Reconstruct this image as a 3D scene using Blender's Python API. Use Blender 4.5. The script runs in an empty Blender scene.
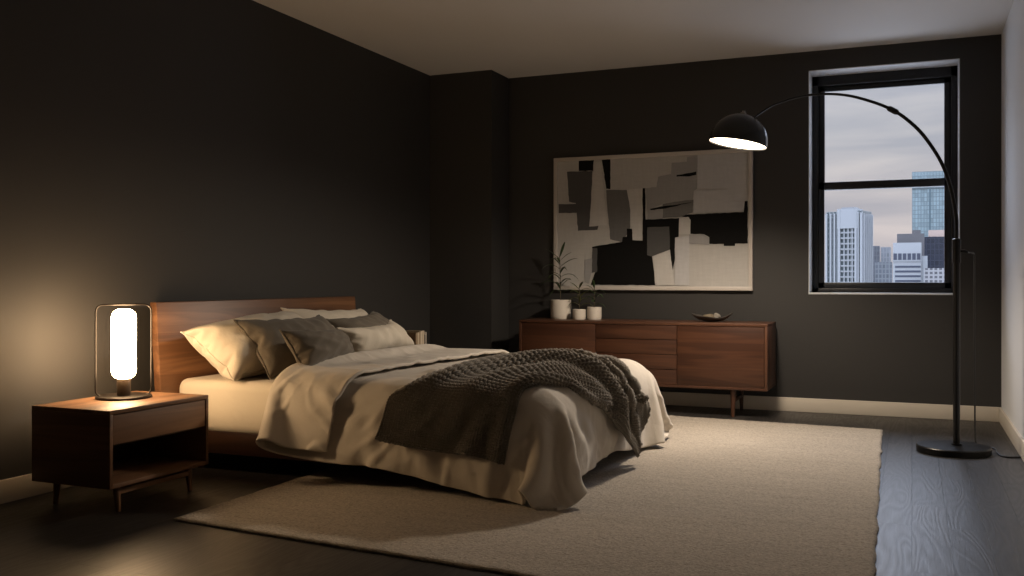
import bpy, bmesh, math, random
import numpy as np
from mathutils import Vector, Matrix
from mathutils.bvhtree import BVHTree
from mathutils.geometry import tessellate_polygon

# light levels (scene units)
TUBE, DISC, BEAM, SKY, EXPOSURE = 64.0, 7.0, 198.0, 1.0, 0.0
# the two long edges of the knitted throw as it lies on the bed
THROW_FAR = [(-2.298, 3.819, .258), (-2.276, 3.847, .352), (-2.263, 3.907, .451), (-2.167, 3.976, .515), (-2.199, 4.58, .534), (-2.085, 4.973, .543), (-1.898, 5.177, .544), (-1.625, 5.067, .529), (-1.46, 5.03, .456), (-1.39, 4.97, .355), (-1.36, 4.97, .235), (-1.345, 4.95, .101)]
THROW_NEAR = [(-1.661, 3.884, .191), (-1.633, 3.88, .297), (-1.616, 3.877, .413), (-1.606, 3.979, .516), (-1.567, 4.216, .528), (-1.47, 4.292, .498), (-1.427, 4.447, .409), (-1.40, 4.60, .30), (-1.355, 4.70, .20), (-1.335, 4.80, .12), (-1.335, 4.88, .055)]

C = bpy.context.scene.collection
S = bpy.context.scene
PI = math.pi
R = math.radians
rng = random.Random(11)

# ------------------------------------------------------------------ materials
class NT:
    """small helper around a material's node tree"""
    def __init__(s, name):
        s.m = bpy.data.materials.new(name); s.m.use_nodes = True
        s.t = s.m.node_tree; s.b = s.t.nodes['Principled BSDF']; s.out = s.t.nodes['Material Output']
        s.tc = None
    def n(s, typ, **kw):
        d = s.t.nodes.new(typ)
        for k, v in kw.items():
            if k.startswith('i_'):
                d.inputs[k[2:].replace('_', ' ')].default_value = v
            else:
                setattr(d, k, v)
        return d
    def l(s, a, b): s.t.links.new(a, b)
    def coord(s, kind='Object', scale=(1, 1, 1), rot=(0, 0, 0), loc=(0, 0, 0)):
        if s.tc is None: s.tc = s.n('ShaderNodeTexCoord')
        mp = s.n('ShaderNodeMapping'); s.l(s.tc.outputs[kind], mp.inputs['Vector'])
        mp.inputs['Scale'].default_value = scale; mp.inputs['Rotation'].default_value = rot; mp.inputs['Location'].default_value = loc
        return mp.outputs['Vector']
    def noise(s, vec, scale, detail=3, rough=.55, dist=0):
        d = s.n('ShaderNodeTexNoise'); s.l(vec, d.inputs['Vector'])
        d.inputs['Scale'].default_value = scale; d.inputs['Detail'].default_value = detail
        d.inputs['Roughness'].default_value = rough; d.inputs['Distortion'].default_value = dist
        return d.outputs['Fac']
    def ramp(s, fac, stops):
        d = s.n('ShaderNodeValToRGB'); s.l(fac, d.inputs['Fac'])
        e = d.color_ramp.elements
        while len(e) < len(stops): e.new(.5)
        for el, (p, c) in zip(e, stops):
            el.position = p; el.color = (*c, 1)
        return d.outputs['Color']
    def math(s, op, a, b=None, c=None):
        d = s.n('ShaderNodeMath', operation=op)
        for i, v in enumerate((a, b, c)):
            if v is None: continue
            if isinstance(v, (int, float)): d.inputs[i].default_value = v
            else: s.l(v, d.inputs[i])
        return d.outputs[0]
    def mixc(s, fac, a, b, mode='MIX'):
        d = s.n('ShaderNodeMix', data_type='RGBA', blend_type=mode)
        for sock, v in ((d.inputs[0], fac), (d.inputs[6], a), (d.inputs[7], b)):
            if isinstance(v, (int, float)): sock.default_value = v
            elif isinstance(v, tuple): sock.default_value = (*v, 1)
            else: s.l(v, sock)
        return d.outputs[2]
    def bump(s, h, strength=.3, dist=.002, prev=None):
        d = s.n('ShaderNodeBump'); s.l(h, d.inputs['Height'])
        d.inputs['Strength'].default_value = strength; d.inputs['Distance'].default_value = dist
        if prev: s.l(prev, d.inputs['Normal'])
        s.l(d.outputs[0], s.b.inputs['Normal']); return d.outputs[0]
    def base(s, c):
        if isinstance(c, tuple): s.b.inputs['Base Color'].default_value = (*c, 1)
        else: s.l(c, s.b.inputs['Base Color'])
    def set(s, **kw):
        for k, v in kw.items():
            s.b.inputs[k.replace('_', ' ')].default_value = v
        return s

def paint(name, c, rough=.6, var=.06, bump=.08, scale=60):
    m = NT(name); v = m.coord()
    f = m.noise(v, 2.2, 4)
    m.base(m.mixc(f, tuple(x * (1 - var) for x in c), tuple(x * (1 + var) for x in c)))
    m.set(Roughness=rough)
    m.bump(m.noise(v, scale, 3), bump, .002)
    return m.m

def walnut(name, axis='y', dark=(.090, .040, .019), mid=(.205, .096, .045), light=(.35, .175, .085), rough=.42, seed=0.0, scale=1.0):
    m = NT(name)
    k = {'x': (.7, 13, 13), 'y': (13, .7, 13), 'z': (13, 13, .7)}[axis]
    v = m.coord(scale=tuple(q * scale for q in k), loc=(seed, seed * .7, seed * 1.3))
    big = m.noise(v, 1.0, 2, .5, .4)
    rings = m.math('FRACT', m.math('MULTIPLY', big, 7.0))
    rings = m.math('PINGPONG', rings, .5)
    fine = m.noise(m.coord(scale=tuple(q * 6 * scale for q in k)), 2.2, 5, .65)
    col = m.ramp(big, [(.25, dark), (.5, mid), (.75, light)])
    col = m.mixc(m.math('MULTIPLY', rings, .9), col, dark)
    col = m.mixc(m.math('MULTIPLY', fine, .55), col, tuple(x * .45 for x in mid))
    m.base(col); m.set(Roughness=rough)
    m.bump(fine, .12, .001)
    return m.m

def metal(name, c, rough=.35, metallic=.6):
    m = NT(name); v = m.coord(); f = m.noise(v, 30, 3)
    m.base(m.mixc(f, tuple(x * .85 for x in c), tuple(x * 1.15 for x in c)))
    m.set(Roughness=rough, Metallic=metallic)
    return m.m

def fabric(name, c, var=.08, weave=900, wrinkle=.25, sheen=.15):
    m = NT(name); v = m.coord()
    f = m.noise(v, 5, 4)
    th = m.noise(m.coord(scale=(1, 1, 1)), weave, 2, .6)
    col = m.mixc(f, tuple(x * (1 - var) for x in c), tuple(x * (1 + var) for x in c))
    col = m.mixc(m.math('MULTIPLY', th, .35), col, tuple(x * .7 for x in c))
    m.base(col); m.set(Roughness=.9, Sheen_Weight=sheen, Specular_IOR_Level=.2)
    p = m.bump(m.noise(v, 13, 3, .5, .6), wrinkle, .012)
    m.bump(th, .25, .0008, p)
    return m.m

M = {}
M['dark_wall'] = paint('charcoal wall paint', (.029, .0275, .0262), .62, .05, .12, 90)
M['back_wall'] = M['dark_wall']
M['light_wall'] = paint('pale grey wall paint', (.72, .73, .745), .6, .02, .1, 90)
M['ceiling'] = paint('ceiling paint', (.66, .64, .62), .8, .02, .08, 70)
M['trim'] = paint('cream trim paint', (.62, .56, .47), .4, .03, .05, 40)
M['walnut_y'] = walnut('walnut grain across bed', 'y')
M['walnut_x'] = walnut('walnut grain lengthwise', 'x', seed=3.1)
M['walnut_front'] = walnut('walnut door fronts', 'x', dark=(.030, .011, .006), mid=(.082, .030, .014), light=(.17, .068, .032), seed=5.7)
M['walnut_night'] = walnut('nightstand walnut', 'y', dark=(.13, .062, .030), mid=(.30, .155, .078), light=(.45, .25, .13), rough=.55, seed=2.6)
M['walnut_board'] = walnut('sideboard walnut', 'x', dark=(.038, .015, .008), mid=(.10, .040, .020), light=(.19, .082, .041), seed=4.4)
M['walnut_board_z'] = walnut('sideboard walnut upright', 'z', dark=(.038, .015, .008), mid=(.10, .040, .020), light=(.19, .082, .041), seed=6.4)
M['walnut_z'] = walnut('walnut upright grain', 'z', seed=8.2)
M['walnut_dark'] = walnut('dark walnut', 'x', dark=(.018, .008, .005), mid=(.04, .017, .009), light=(.07, .03, .016), seed=1.4)
M['black_metal'] = metal('black powder coat', (.012, .012, .013), .32, .5)
M['lamp_black'] = metal('satin black enamel', (.014, .014, .015), .22, .3)
M['bronze'] = metal('dark bronze', (.018, .013, .010), .45, .4)
M['socket'] = metal('brown socket metal', (.06, .042, .028), .45, .6)
M['window_black'] = paint('black window lacquer', (.012, .013, .015), .4, .05, .05, 50)
M['reveal'] = paint('pale reveal plaster', (.62, .64, .67), .7, .03, .1, 60)
M['duvet'] = fabric('oat linen', (.60, .55, .48), .05, 800, .32)
M['sheet'] = fabric('cream cotton', (.66, .60, .50), .03, 900, .18)
M['pillow_cream'] = fabric('cream pillow linen', (.66, .60, .50), .05, 800, .45)
M['pillow_grey'] = fabric('taupe pillow linen', (.155, .135, .108), .12, 500, .45)
M['pillow_grey_pipe'] = fabric('taupe piping', (.11, .095, .075), .1, 500, .1)
M['dark_gap'] = paint('shadow gap lacquer', (.006, .005, .005), .7)
M['pot'] = paint('matt white ceramic', (.62, .57, .50), .45, .04, .1, 30)
M['soil'] = paint('potting soil', (.02, .014, .01), .95, .4, .8, 120)
M['leaf'] = paint('deep green leaf', (.035, .062, .022), .4, .3, .2, 40)
M['leaf_light'] = paint('olive green leaf', (.075, .085, .022), .45, .3, .2, 40)
M['stem'] = paint('brown cane', (.06, .045, .025), .7, .3, .3, 60)
M['bowl'] = metal('dark hammered metal', (.10, .09, .08), .38, .55)
M['stone'] = paint('tan driftwood', (.15, .12, .08), .8, .3, .6, 45)
M['stone_pale'] = paint('pale pebble', (.22, .20, .17), .7, .15, .3, 45)
M['page'] = paint('book paper', (.55, .50, .40), .8, .1, .3, 150)
M['frame_white'] = paint('white frame', (.50, .46, .42), .45, .02, .03, 40)
M['cord'] = paint('black rubber cord', (.01, .01, .01), .5)

def floor_material():
    m = NT('dark stained oak planks')
    v = m.coord(rot=(0, 0, PI / 2), scale=(1, 1, 1))       # plank length runs along the room's depth
    br = m.n('ShaderNodeTexBrick', offset=.37, offset_frequency=2, squash=1.0)
    m.l(v, br.inputs['Vector'])
    for k, x in (('Color1', (0, 0, 0, 1)), ('Color2', (1, 1, 1, 1)), ('Mortar', (.5, .5, .5, 1)), ('Scale', 1.0), ('Mortar Size', .0022), ('Mortar Smooth', .1), ('Bias', 0.0), ('Brick Width', 1.05), ('Row Height', .1355)):
        br.inputs[k].default_value = x
    rnd = br.outputs['Color']; gap = br.outputs['Fac']
    sx = m.n('ShaderNodeSeparateXYZ'); m.l(m.tc.outputs['Object'], sx.inputs[0])
    sr = m.n('ShaderNodeSeparateColor'); m.l(rnd, sr.inputs[0])
    cb = m.n('ShaderNodeCombineXYZ')
    m.l(m.math('MULTIPLY', sx.outputs['X'], 6.0), cb.inputs['X'])
    m.l(m.math('MULTIPLY', sx.outputs['Y'], .75), cb.inputs['Y'])
    m.l(m.math('MULTIPLY', sr.outputs[0], 37.0), cb.inputs['Z'])
    big = m.noise(cb.outputs[0], 1.0, 1.5, .5, .35)
    rings = m.math('PINGPONG', m.math('MULTIPLY', big, 19.0), .5)
    cb2 = m.n('ShaderNodeCombineXYZ')
    m.l(m.math('MULTIPLY', sx.outputs['X'], 90.0), cb2.inputs['X'])
    m.l(m.math('MULTIPLY', sx.outputs['Y'], 5.0), cb2.inputs['Y'])
    m.l(m.math('MULTIPLY', sr.outputs[0], 11.0), cb2.inputs['Z'])
    fine = m.noise(cb2.outputs[0], 1.6, 4, .6)
    tone = m.mixc(sr.outputs[0], (.026, .024, .0235), (.056, .052, .049))
    tone = m.mixc(m.math('MULTIPLY', rings, 1.3), tone, (.022, .019, .018))
    tone = m.mixc(m.math('MULTIPLY', fine, .5), tone, (.015, .013, .012))
    tone = m.mixc(gap, tone, (.002, .002, .002))
    m.base(tone)
    rr = m.math('ADD', .33, m.math('MULTIPLY', m.math('ADD', rings, fine), .10))
    m.l(rr, m.b.inputs['Roughness'])
    h = m.math('SUBTRACT', m.math('ADD', m.math('MULTIPLY', rings, .5), m.math('MULTIPLY', fine, .4)), m.math('MULTIPLY', gap, 2.0))
    m.bump(h, .7, .0015)
    return m.m
M['floor'] = floor_material()

def rug_material():
    m = NT('heathered wool weave')
    v = m.coord()
    st = m.noise(m.coord(scale=(.9, 9, 1)), 1.6, 4, .6)            # long soft streaks of yarn
    fl = m.noise(v, 105, 2, .7)
    fl2 = m.noise(m.coord(scale=(.6, 1.6, 1)), 95, 3, .7)
    col = m.ramp(st, [(.25, (.36, .31, .25)), (.5, (.47, .41, .335)), (.8, (.58, .515, .43))])
    col = m.mixc(m.math('MULTIPLY', m.math('POWER', fl, 2.2), 2.0), col, (.11, .09, .075))
    col = m.mixc(m.math('MULTIPLY', m.math('POWER', fl2, 2.5), 1.8), col, (.66, .60, .52))
    m.base(col); m.set(Roughness=.95, Sheen_Weight=.2, Specular_IOR_Level=.1)
    p = m.bump(fl, .9, .006)
    m.bump(m.noise(m.coord(scale=(.5, 2, 1)), 75, 3), .7, .006, p)
    return m.m
M['rug'] = rug_material()

def knit_material():
    m = NT('chunky charcoal knit yarn')
    v = m.coord()
    f = m.noise(v, 260, 3, .7)
    col = m.mixc(f, (.085, .075, .062), (.38, .34, .285))
    m.base(col); m.set(Roughness=.95, Sheen_Weight=.3, Specular_IOR_Level=.1)
    m.bump(f, .7, .003)
    return m.m
M['knit'] = knit_material()

def emitter(name, c, strength):
    m = NT(name); m.set(Roughness=.4, Emission_Strength=strength)
    m.b.inputs['Base Color'].default_value = (.8, .78, .7, 1)
    v = m.coord(); f = m.noise(v, 6, 1)
    m.l(m.mixc(f, tuple(x * .98 for x in c), c), m.b.inputs['Emission Color'])
    return m.m
M['glow_tube'] = emitter('glowing opal glass', (1.0, .655, .35), TUBE)
M['glow_disc'] = emitter('glowing lamp diffuser', (1.0, .84, .64), DISC)

def glass_material():
    m = NT('thin window glass')
    t = m.t; t.nodes.remove(m.b)
    tr = m.n('ShaderNodeBsdfTransparent'); tr.inputs[0].default_value = (.97, .98, .98, 1)
    gl = m.n('ShaderNodeBsdfGlossy'); gl.inputs['Roughness'].default_value = .02
    fr = m.n('ShaderNodeFresnel'); fr.inputs['IOR'].default_value = 1.25
    mx = m.n('ShaderNodeMixShader'); m.l(fr.outputs[0], mx.inputs[0]); m.l(tr.outputs[0], mx.inputs[1]); m.l(gl.outputs[0], mx.inputs[2])
    m.l(mx.outputs[0], m.out.inputs['Surface'])
    return m.m
M['glass'] = glass_material()

def facade(name, wall, glass, bw, bh, mort, rough=.4, off=0.0):
    """tower skin: window grid on the object's own coordinates (x+y runs round the block, z is up)"""
    m = NT(name); tc = m.n('ShaderNodeTexCoord'); m.tc = tc
    sx = m.n('ShaderNodeSeparateXYZ'); m.l(tc.outputs['Object'], sx.inputs[0])
    cb = m.n('ShaderNodeCombineXYZ'); m.l(m.math('ADD', sx.outputs['X'], sx.outputs['Y']), cb.inputs['X']); m.l(sx.outputs['Z'], cb.inputs['Y'])
    br = m.n('ShaderNodeTexBrick', offset=off); m.l(cb.outputs[0], br.inputs['Vector'])
    for k, x in (('Color1', (*glass, 1)), ('Color2', (*[q * 1.5 for q in glass], 1)), ('Mortar', (*wall, 1)), ('Scale', 1.0), ('Mortar Size', mort), ('Mortar Smooth', 0.0), ('Bias', 0.0), ('Brick Width', bw), ('Row Height', bh)):
        br.inputs[k].default_value = x
    m.base(br.outputs['Color']); m.set(Roughness=rough)
    return m.m

# ------------------------------------------------------------------ mesh helpers
def bm_new(): return bmesh.new()

def bx(bm, x0, x1, y0, y1, z0, z1, bev=0.0, seg=2, mi=0):
    g = bmesh.ops.create_cube(bm, size=1.0)
    vs = g['verts']
    for v in vs:
        v.co = Vector(((x0 + x1) / 2 + v.co.x * (x1 - x0), (y0 + y1) / 2 + v.co.y * (y1 - y0), (z0 + z1) / 2 + v.co.z * (z1 - z0)))
    fs = {f for v in vs for f in v.link_faces}
    for f in fs: f.material_index = mi
    if bev:
        es = list({e for v in vs for e in v.link_edges})
        bmesh.ops.bevel(bm, geom=es, offset=bev, segments=seg, profile=.5, affect='EDGES')
    return bm

def tube(bm, pts, rad, n=12, cap=True, closed=False):
    pts = [Vector(p) for p in pts]; N = len(pts)
    rads = rad if isinstance(rad, (list, tuple)) else [rad] * N
    rings = []; up = None
    for i, p in enumerate(pts):
        if closed: d = pts[(i + 1) % N] - pts[i - 1]
        else: d = pts[min(i + 1, N - 1)] - pts[max(i - 1, 0)]
        d.normalize()
        if up is None:
            up = Vector((0, 0, 1)) if abs(d.z) < .9 else Vector((1, 0, 0))
        up = (up - d * up.dot(d)).normalized(); s = d.cross(up)
        rings.append([bm.verts.new(p + (up * math.cos(a) + s * math.sin(a)) * rads[i]) for a in [2 * PI * k / n for k in range(n)]])
    for i in range(N if closed else N - 1):
        a, b = rings[i], rings[(i + 1) % N]
        for k in range(n): bm.faces.new((a[k], a[(k + 1) % n], b[(k + 1) % n], b[k]))
    if cap and not closed:
        bm.faces.new(rings[0][::-1]); bm.faces.new(rings[-1])
    return bm

def lathe(bm, prof, c=(0, 0), n=40, cap_start=True, cap_end=True):
    """prof: (radius, z) pairs, turned about the upright axis through c"""
    rings = []
    for r, z in prof:
        if r < 1e-6: rings.append([bm.verts.new((c[0], c[1], z))])
        else: rings.append([bm.verts.new((c[0] + r * math.cos(2 * PI * k / n), c[1] + r * math.sin(2 * PI * k / n), z)) for k in range(n)])
    for a, b in zip(rings, rings[1:]):
        for k in range(n):
            if len(a) == 1 and len(b) == 1: continue
            if len(a) == 1: bm.faces.new((a[0], b[(k + 1) % n], b[k]))
            elif len(b) == 1: bm.faces.new((a[k], a[(k + 1) % n], b[0]))
            else: bm.faces.new((a[k], a[(k + 1) % n], b[(k + 1) % n], b[k]))
    if cap_start and len(rings[0]) > 1: bm.faces.new(rings[0][::-1])
    if cap_end and len(rings[-1]) > 1: bm.faces.new(rings[-1])
    return bm

def catmull(P, n):
    P = [Vector(p) for p in P]; P = [2 * P[0] - P[1]] + P + [2 * P[-1] - P[-2]]; m = len(P) - 3; out = []
    for k in range(n):
        t = k / (n - 1) * m; i = min(int(t), m - 1); t -= i; a, b, c, d = P[i:i + 4]
        out.append(.5 * ((2 * b) + (-a + c) * t + (2 * a - 5 * b + 4 * c - d) * t * t + (-a + 3 * b - 3 * c + d) * t ** 3))
    return out

def empty(name, loc, label, cat, group=None):
    o = bpy.data.objects.new(name, None); C.objects.link(o); o.location = loc; o.empty_display_size = .1
    o['label'] = label; o['category'] = cat
    if group: o['group'] = group
    return o

def origin_of(o):
    v = Vector((0, 0, 0))
    while o is not None: v += Vector(o.location); o = o.parent
    return v

def obj(name, bm, mat, parent=None, loc=None, smooth=True, sharp=35, kind=None, fix=True):
    """link a bmesh drawn in room coordinates as one object, its own origin at loc (or its parent's)"""
    o_ = origin_of(parent) if parent else Vector(loc or (0, 0, 0))
    for v in bm.verts: v.co -= o_
    if fix: bmesh.ops.recalc_face_normals(bm, faces=bm.faces[:])
    me = bpy.data.meshes.new(name); bm.to_mesh(me); bm.free()
    for mm in (mat if isinstance(mat, (list, tuple)) else [mat]): me.materials.append(mm)
    if smooth:
        me.polygons.foreach_set('use_smooth', [True] * len(me.polygons))
        try: me.set_sharp_from_angle(angle=R(sharp))
        except Exception: pass
    o = bpy.data.objects.new(name, me); C.objects.link(o)
    if parent: o.parent = parent
    else: o.location = o_
    if kind: o['kind'] = kind
    return o

def tag(o, label, cat, group=None):
    o['label'] = label; o['category'] = cat
    if group: o['group'] = group
    return o

def mesh_obj(name, V, F, mat, loc, uv=None, parent=None):
    o_ = np.array(origin_of(parent) if parent else loc)
    me = bpy.data.meshes.new(name); me.from_pydata((np.asarray(V) - o_).tolist(), [], F)
    me.materials.append(mat); me.polygons.foreach_set('use_smooth', [True] * len(F)); me.update()
    o = bpy.data.objects.new(name, me); C.objects.link(o)
    if parent: o.parent = parent
    else: o.location = loc
    return o

def grid_faces(nx, ny): return [(j * nx + i, j * nx + i + 1, (j + 1) * nx + i + 1, (j + 1) * nx + i) for j in range(ny - 1) for i in range(nx - 1)]

# ------------------------------------------------------------------ cloth: a small position-based solver relaxes the bedding
def lattice_noise(nx, ny, fx, fy, rs):
    g = rs.randn(int(fy) + 4, int(fx) + 4)
    x = np.linspace(0, fx, nx); y = np.linspace(0, fy, ny)
    xi = x.astype(int); yi = y.astype(int); tx = x - xi; ty = y - yi
    tx = tx * tx * (3 - 2 * tx); ty = ty * ty * (3 - 2 * ty)
    a = g[np.ix_(yi, xi)]; b = g[np.ix_(yi, xi + 1)]; c = g[np.ix_(yi + 1, xi)]; d = g[np.ix_(yi + 1, xi + 1)]
    return (a * (1 - tx) + b * tx) * (1 - ty)[:, None] + (c * (1 - tx) + d * tx) * ty[:, None]

class Cloth:
    """rows x columns of points; stretch, shear and bend links solved in independent batches"""
    def __init__(s, P, rest, bend=2e-3, stretch=1e-7, shear=2e-5, noise=None):
        s.ny, s.nx = P.shape[:2]; s.x = P.reshape(-1, 3).astype(float).copy(); s.v = np.zeros_like(s.x)
        s.w = np.ones(len(s.x)); s.idx = np.arange(s.nx * s.ny).reshape(s.ny, s.nx); rest = rest.reshape(len(s.x), -1)
        s.links = []
        def add(a, b, al):
            rl = np.linalg.norm(rest[a] - rest[b], axis=1)
            if noise is not None: rl = rl * (1 + .5 * (noise.ravel()[a] + noise.ravel()[b]))
            s.links.append((a, b, rl, al))
        for off, al in ((1, stretch), (2, bend)):
            for ax in (0, 1):
                A = s.idx[:, :-off] if ax else s.idx[:-off]; B = s.idx[:, off:] if ax else s.idx[off:]
                n = A.shape[1] if ax else A.shape[0]; tone = (np.arange(n) // off) % 2 * off + np.arange(n) % off
                for p in range(2 * off):
                    a = A[:, tone == p] if ax else A[tone == p]; b = B[:, tone == p] if ax else B[tone == p]
                    if a.size: add(a.ravel(), b.ravel(), al)
        for A, B in ((s.idx[:-1, :-1], s.idx[1:, 1:]), (s.idx[:-1, 1:], s.idx[1:, :-1])):
            for p in (0, 1): add(A[p::2].ravel(), B[p::2].ravel(), shear)
    def step(s, dt, contact, g=-9.8, damp=.02, it=1, push=0.0):
        s.v[:, 2] += g * dt * (s.w > 0)
        if push:
            X = s.x.reshape(s.ny, s.nx, 3); n = np.cross(np.gradient(X, axis=1), np.gradient(X, axis=0)).reshape(-1, 3)
            s.v += n * push * dt
        s.v *= 1 - damp
        old = s.x.copy(); s.x += s.v * dt * (s.w > 0)[:, None]
        for _ in range(it):
            for a, b, rl, al in s.links:
                d = s.x[a] - s.x[b]; l = np.sqrt((d * d).sum(1)) + 1e-9
                c = (l - rl) / (s.w[a] + s.w[b] + al / dt / dt + 1e-12)
                d *= (c / l)[:, None]
                s.x[a] -= d * s.w[a][:, None]; s.x[b] += d * s.w[b][:, None]
            contact(s.x, old)
        s.v = (s.x - old) / dt
        vm = np.linalg.norm(s.v, axis=1); s.v *= np.minimum(1, 3 / (vm + 1e-9))[:, None]

def rounded_box(c, h, r):
    c = np.array(c); h = np.array(h) - r
    def f(x):
        q = x - c; a = np.abs(q) - h
        m = np.maximum(a, 0); ln = np.sqrt((m * m).sum(1)); inside = a.max(1)
        d = np.where(inside < 0, inside, ln) - r
        n = np.sign(q) * m / np.maximum(ln, 1e-9)[:, None]
        ii = inside < 0
        if ii.any():
            k = a[ii].argmax(1); nn = np.zeros((ii.sum(), 3)); nn[np.arange(len(k)), k] = np.sign(q[ii, k]); n[ii] = nn
        return d, n
    return f

def relax_quilt():
    """the duvet: folded back at the head end, falling over both sides and the foot of the mattress"""
    rs = np.random.RandomState(5)
    x_head, x_foot, yc, wide, drop, r = -2.91, -1.50, 4.81, 2.38, .38, .017
    NS, NW, NF, off0 = 84, 94, 16, .024
    half = math.pi * r / 2
    lattice_noise(NW, 1, 5, 1, rs)
    P = np.zeros((NW, NS, 3)); rest = np.zeros((NW, NS, 2)); off = np.zeros((NW, NS))
    for j in range(NW):
        w = j / (NW - 1); yy = -wide / 2 + wide * w
        fold = .34 + .12 * min(1, w / .18) - .04 * math.sin(w * 5)
        low = (x_foot - x_head) + drop
        for i in range(NS):
            s = -half - fold * (1 - i / NF) if i < NF else -half + (i - NF) / (NS - 1 - NF) * (low + 2 * half)
            e = max(0, (s - (low - .30)) / .30); f = max(0, (abs(yy) - (wide / 2 - .30)) / .30)
            ss, sy = s, yy
            if e > 0 and f > 0:                       # rounded outer corners
                q = math.hypot(e, f); m = max(e, f); t = .70 if yy < 0 else 1.0
                ee = e * (1 - t) + e / q * m * t; ff = f * (1 - t) + f / q * m * t
                ss = low - .30 + ee * .30; sy = math.copysign(wide / 2 - .30 + ff * .30, yy)
            if i < NF: x = x_head + (-half - s); lift = 2 * r
            elif s < half: a = (s + half) / r; x = x_head - math.sin(a) * r; lift = r + math.cos(a) * r
            else: x = x_head + (ss - half); lift = 0
            P[j, i] = (x - .06 * min(1, max(0, (-yy - .85) / .3)), yc + sy - .03 * (x - x_head) - .01, .505 + off0 + lift)
            rest[j, i] = (ss * 1.02, sy * (1.015 + .025 * min(1, max(0, (i - NF - 8) / 34)))); off[j, i] = off0 + lift
    off = off.ravel()
    nz = lattice_noise(NS, NW, 7, 4, rs) * .06 + lattice_noise(NS, NW, 22, 24, rs) * .045
    calm = np.ones(NS); calm[:NF + 20] = .25; calm[:4] = .1; calm[NF - 3:NF + 3] = .1
    nz = nz * calm[None, :]
    P[:, :, 2] += calm[None, :] * .008 * lattice_noise(NS, NW, 9, 9, rs) + .004 * rs.randn(NW, NS)
    c = Cloth(P, rest, bend=1.5e-6, stretch=1e-9, shear=4e-6, noise=nz)
    body = rounded_box(((-3.6 - 1.465) / 2, 4.81, .21), ((3.6 - 1.465) / 2, .895, .275), .14)
    def contact(x, old):
        d, n = body(x); pen = off - d; k = pen > 0
        x[k] += n[k] * pen[k][:, None]
        dx = x[k] - old[k]; dn = (dx * n[k]).sum(1)[:, None] * n[k]; x[k] -= (dx - dn) * .55
        f = x[:, 2] < .03; x[f, 2] = .03; x[f, :2] -= (x[f, :2] - old[f, :2]) * .6
    for it in range(560): c.step(1 / 240, contact, damp=.004 if it < 330 else .03, it=3)
    X = c.x.reshape(NW, NS, 3)
    # the near corner hangs close to the bed instead of flaring out
    d0 = X[..., :2] - np.array([-1.475, 3.81]); far = np.linalg.norm(d0, axis=2)
    m = np.clip((.42 - X[..., 2]) / .38, 0, 1) * np.clip(1 - (far - .22) / .22, 0, 1)
    X[..., :2] = np.array([-1.475, 3.81]) + d0 * (1 - .52 * m)[..., None]
    X[..., 2] -= .012 * m
    return X

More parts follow.
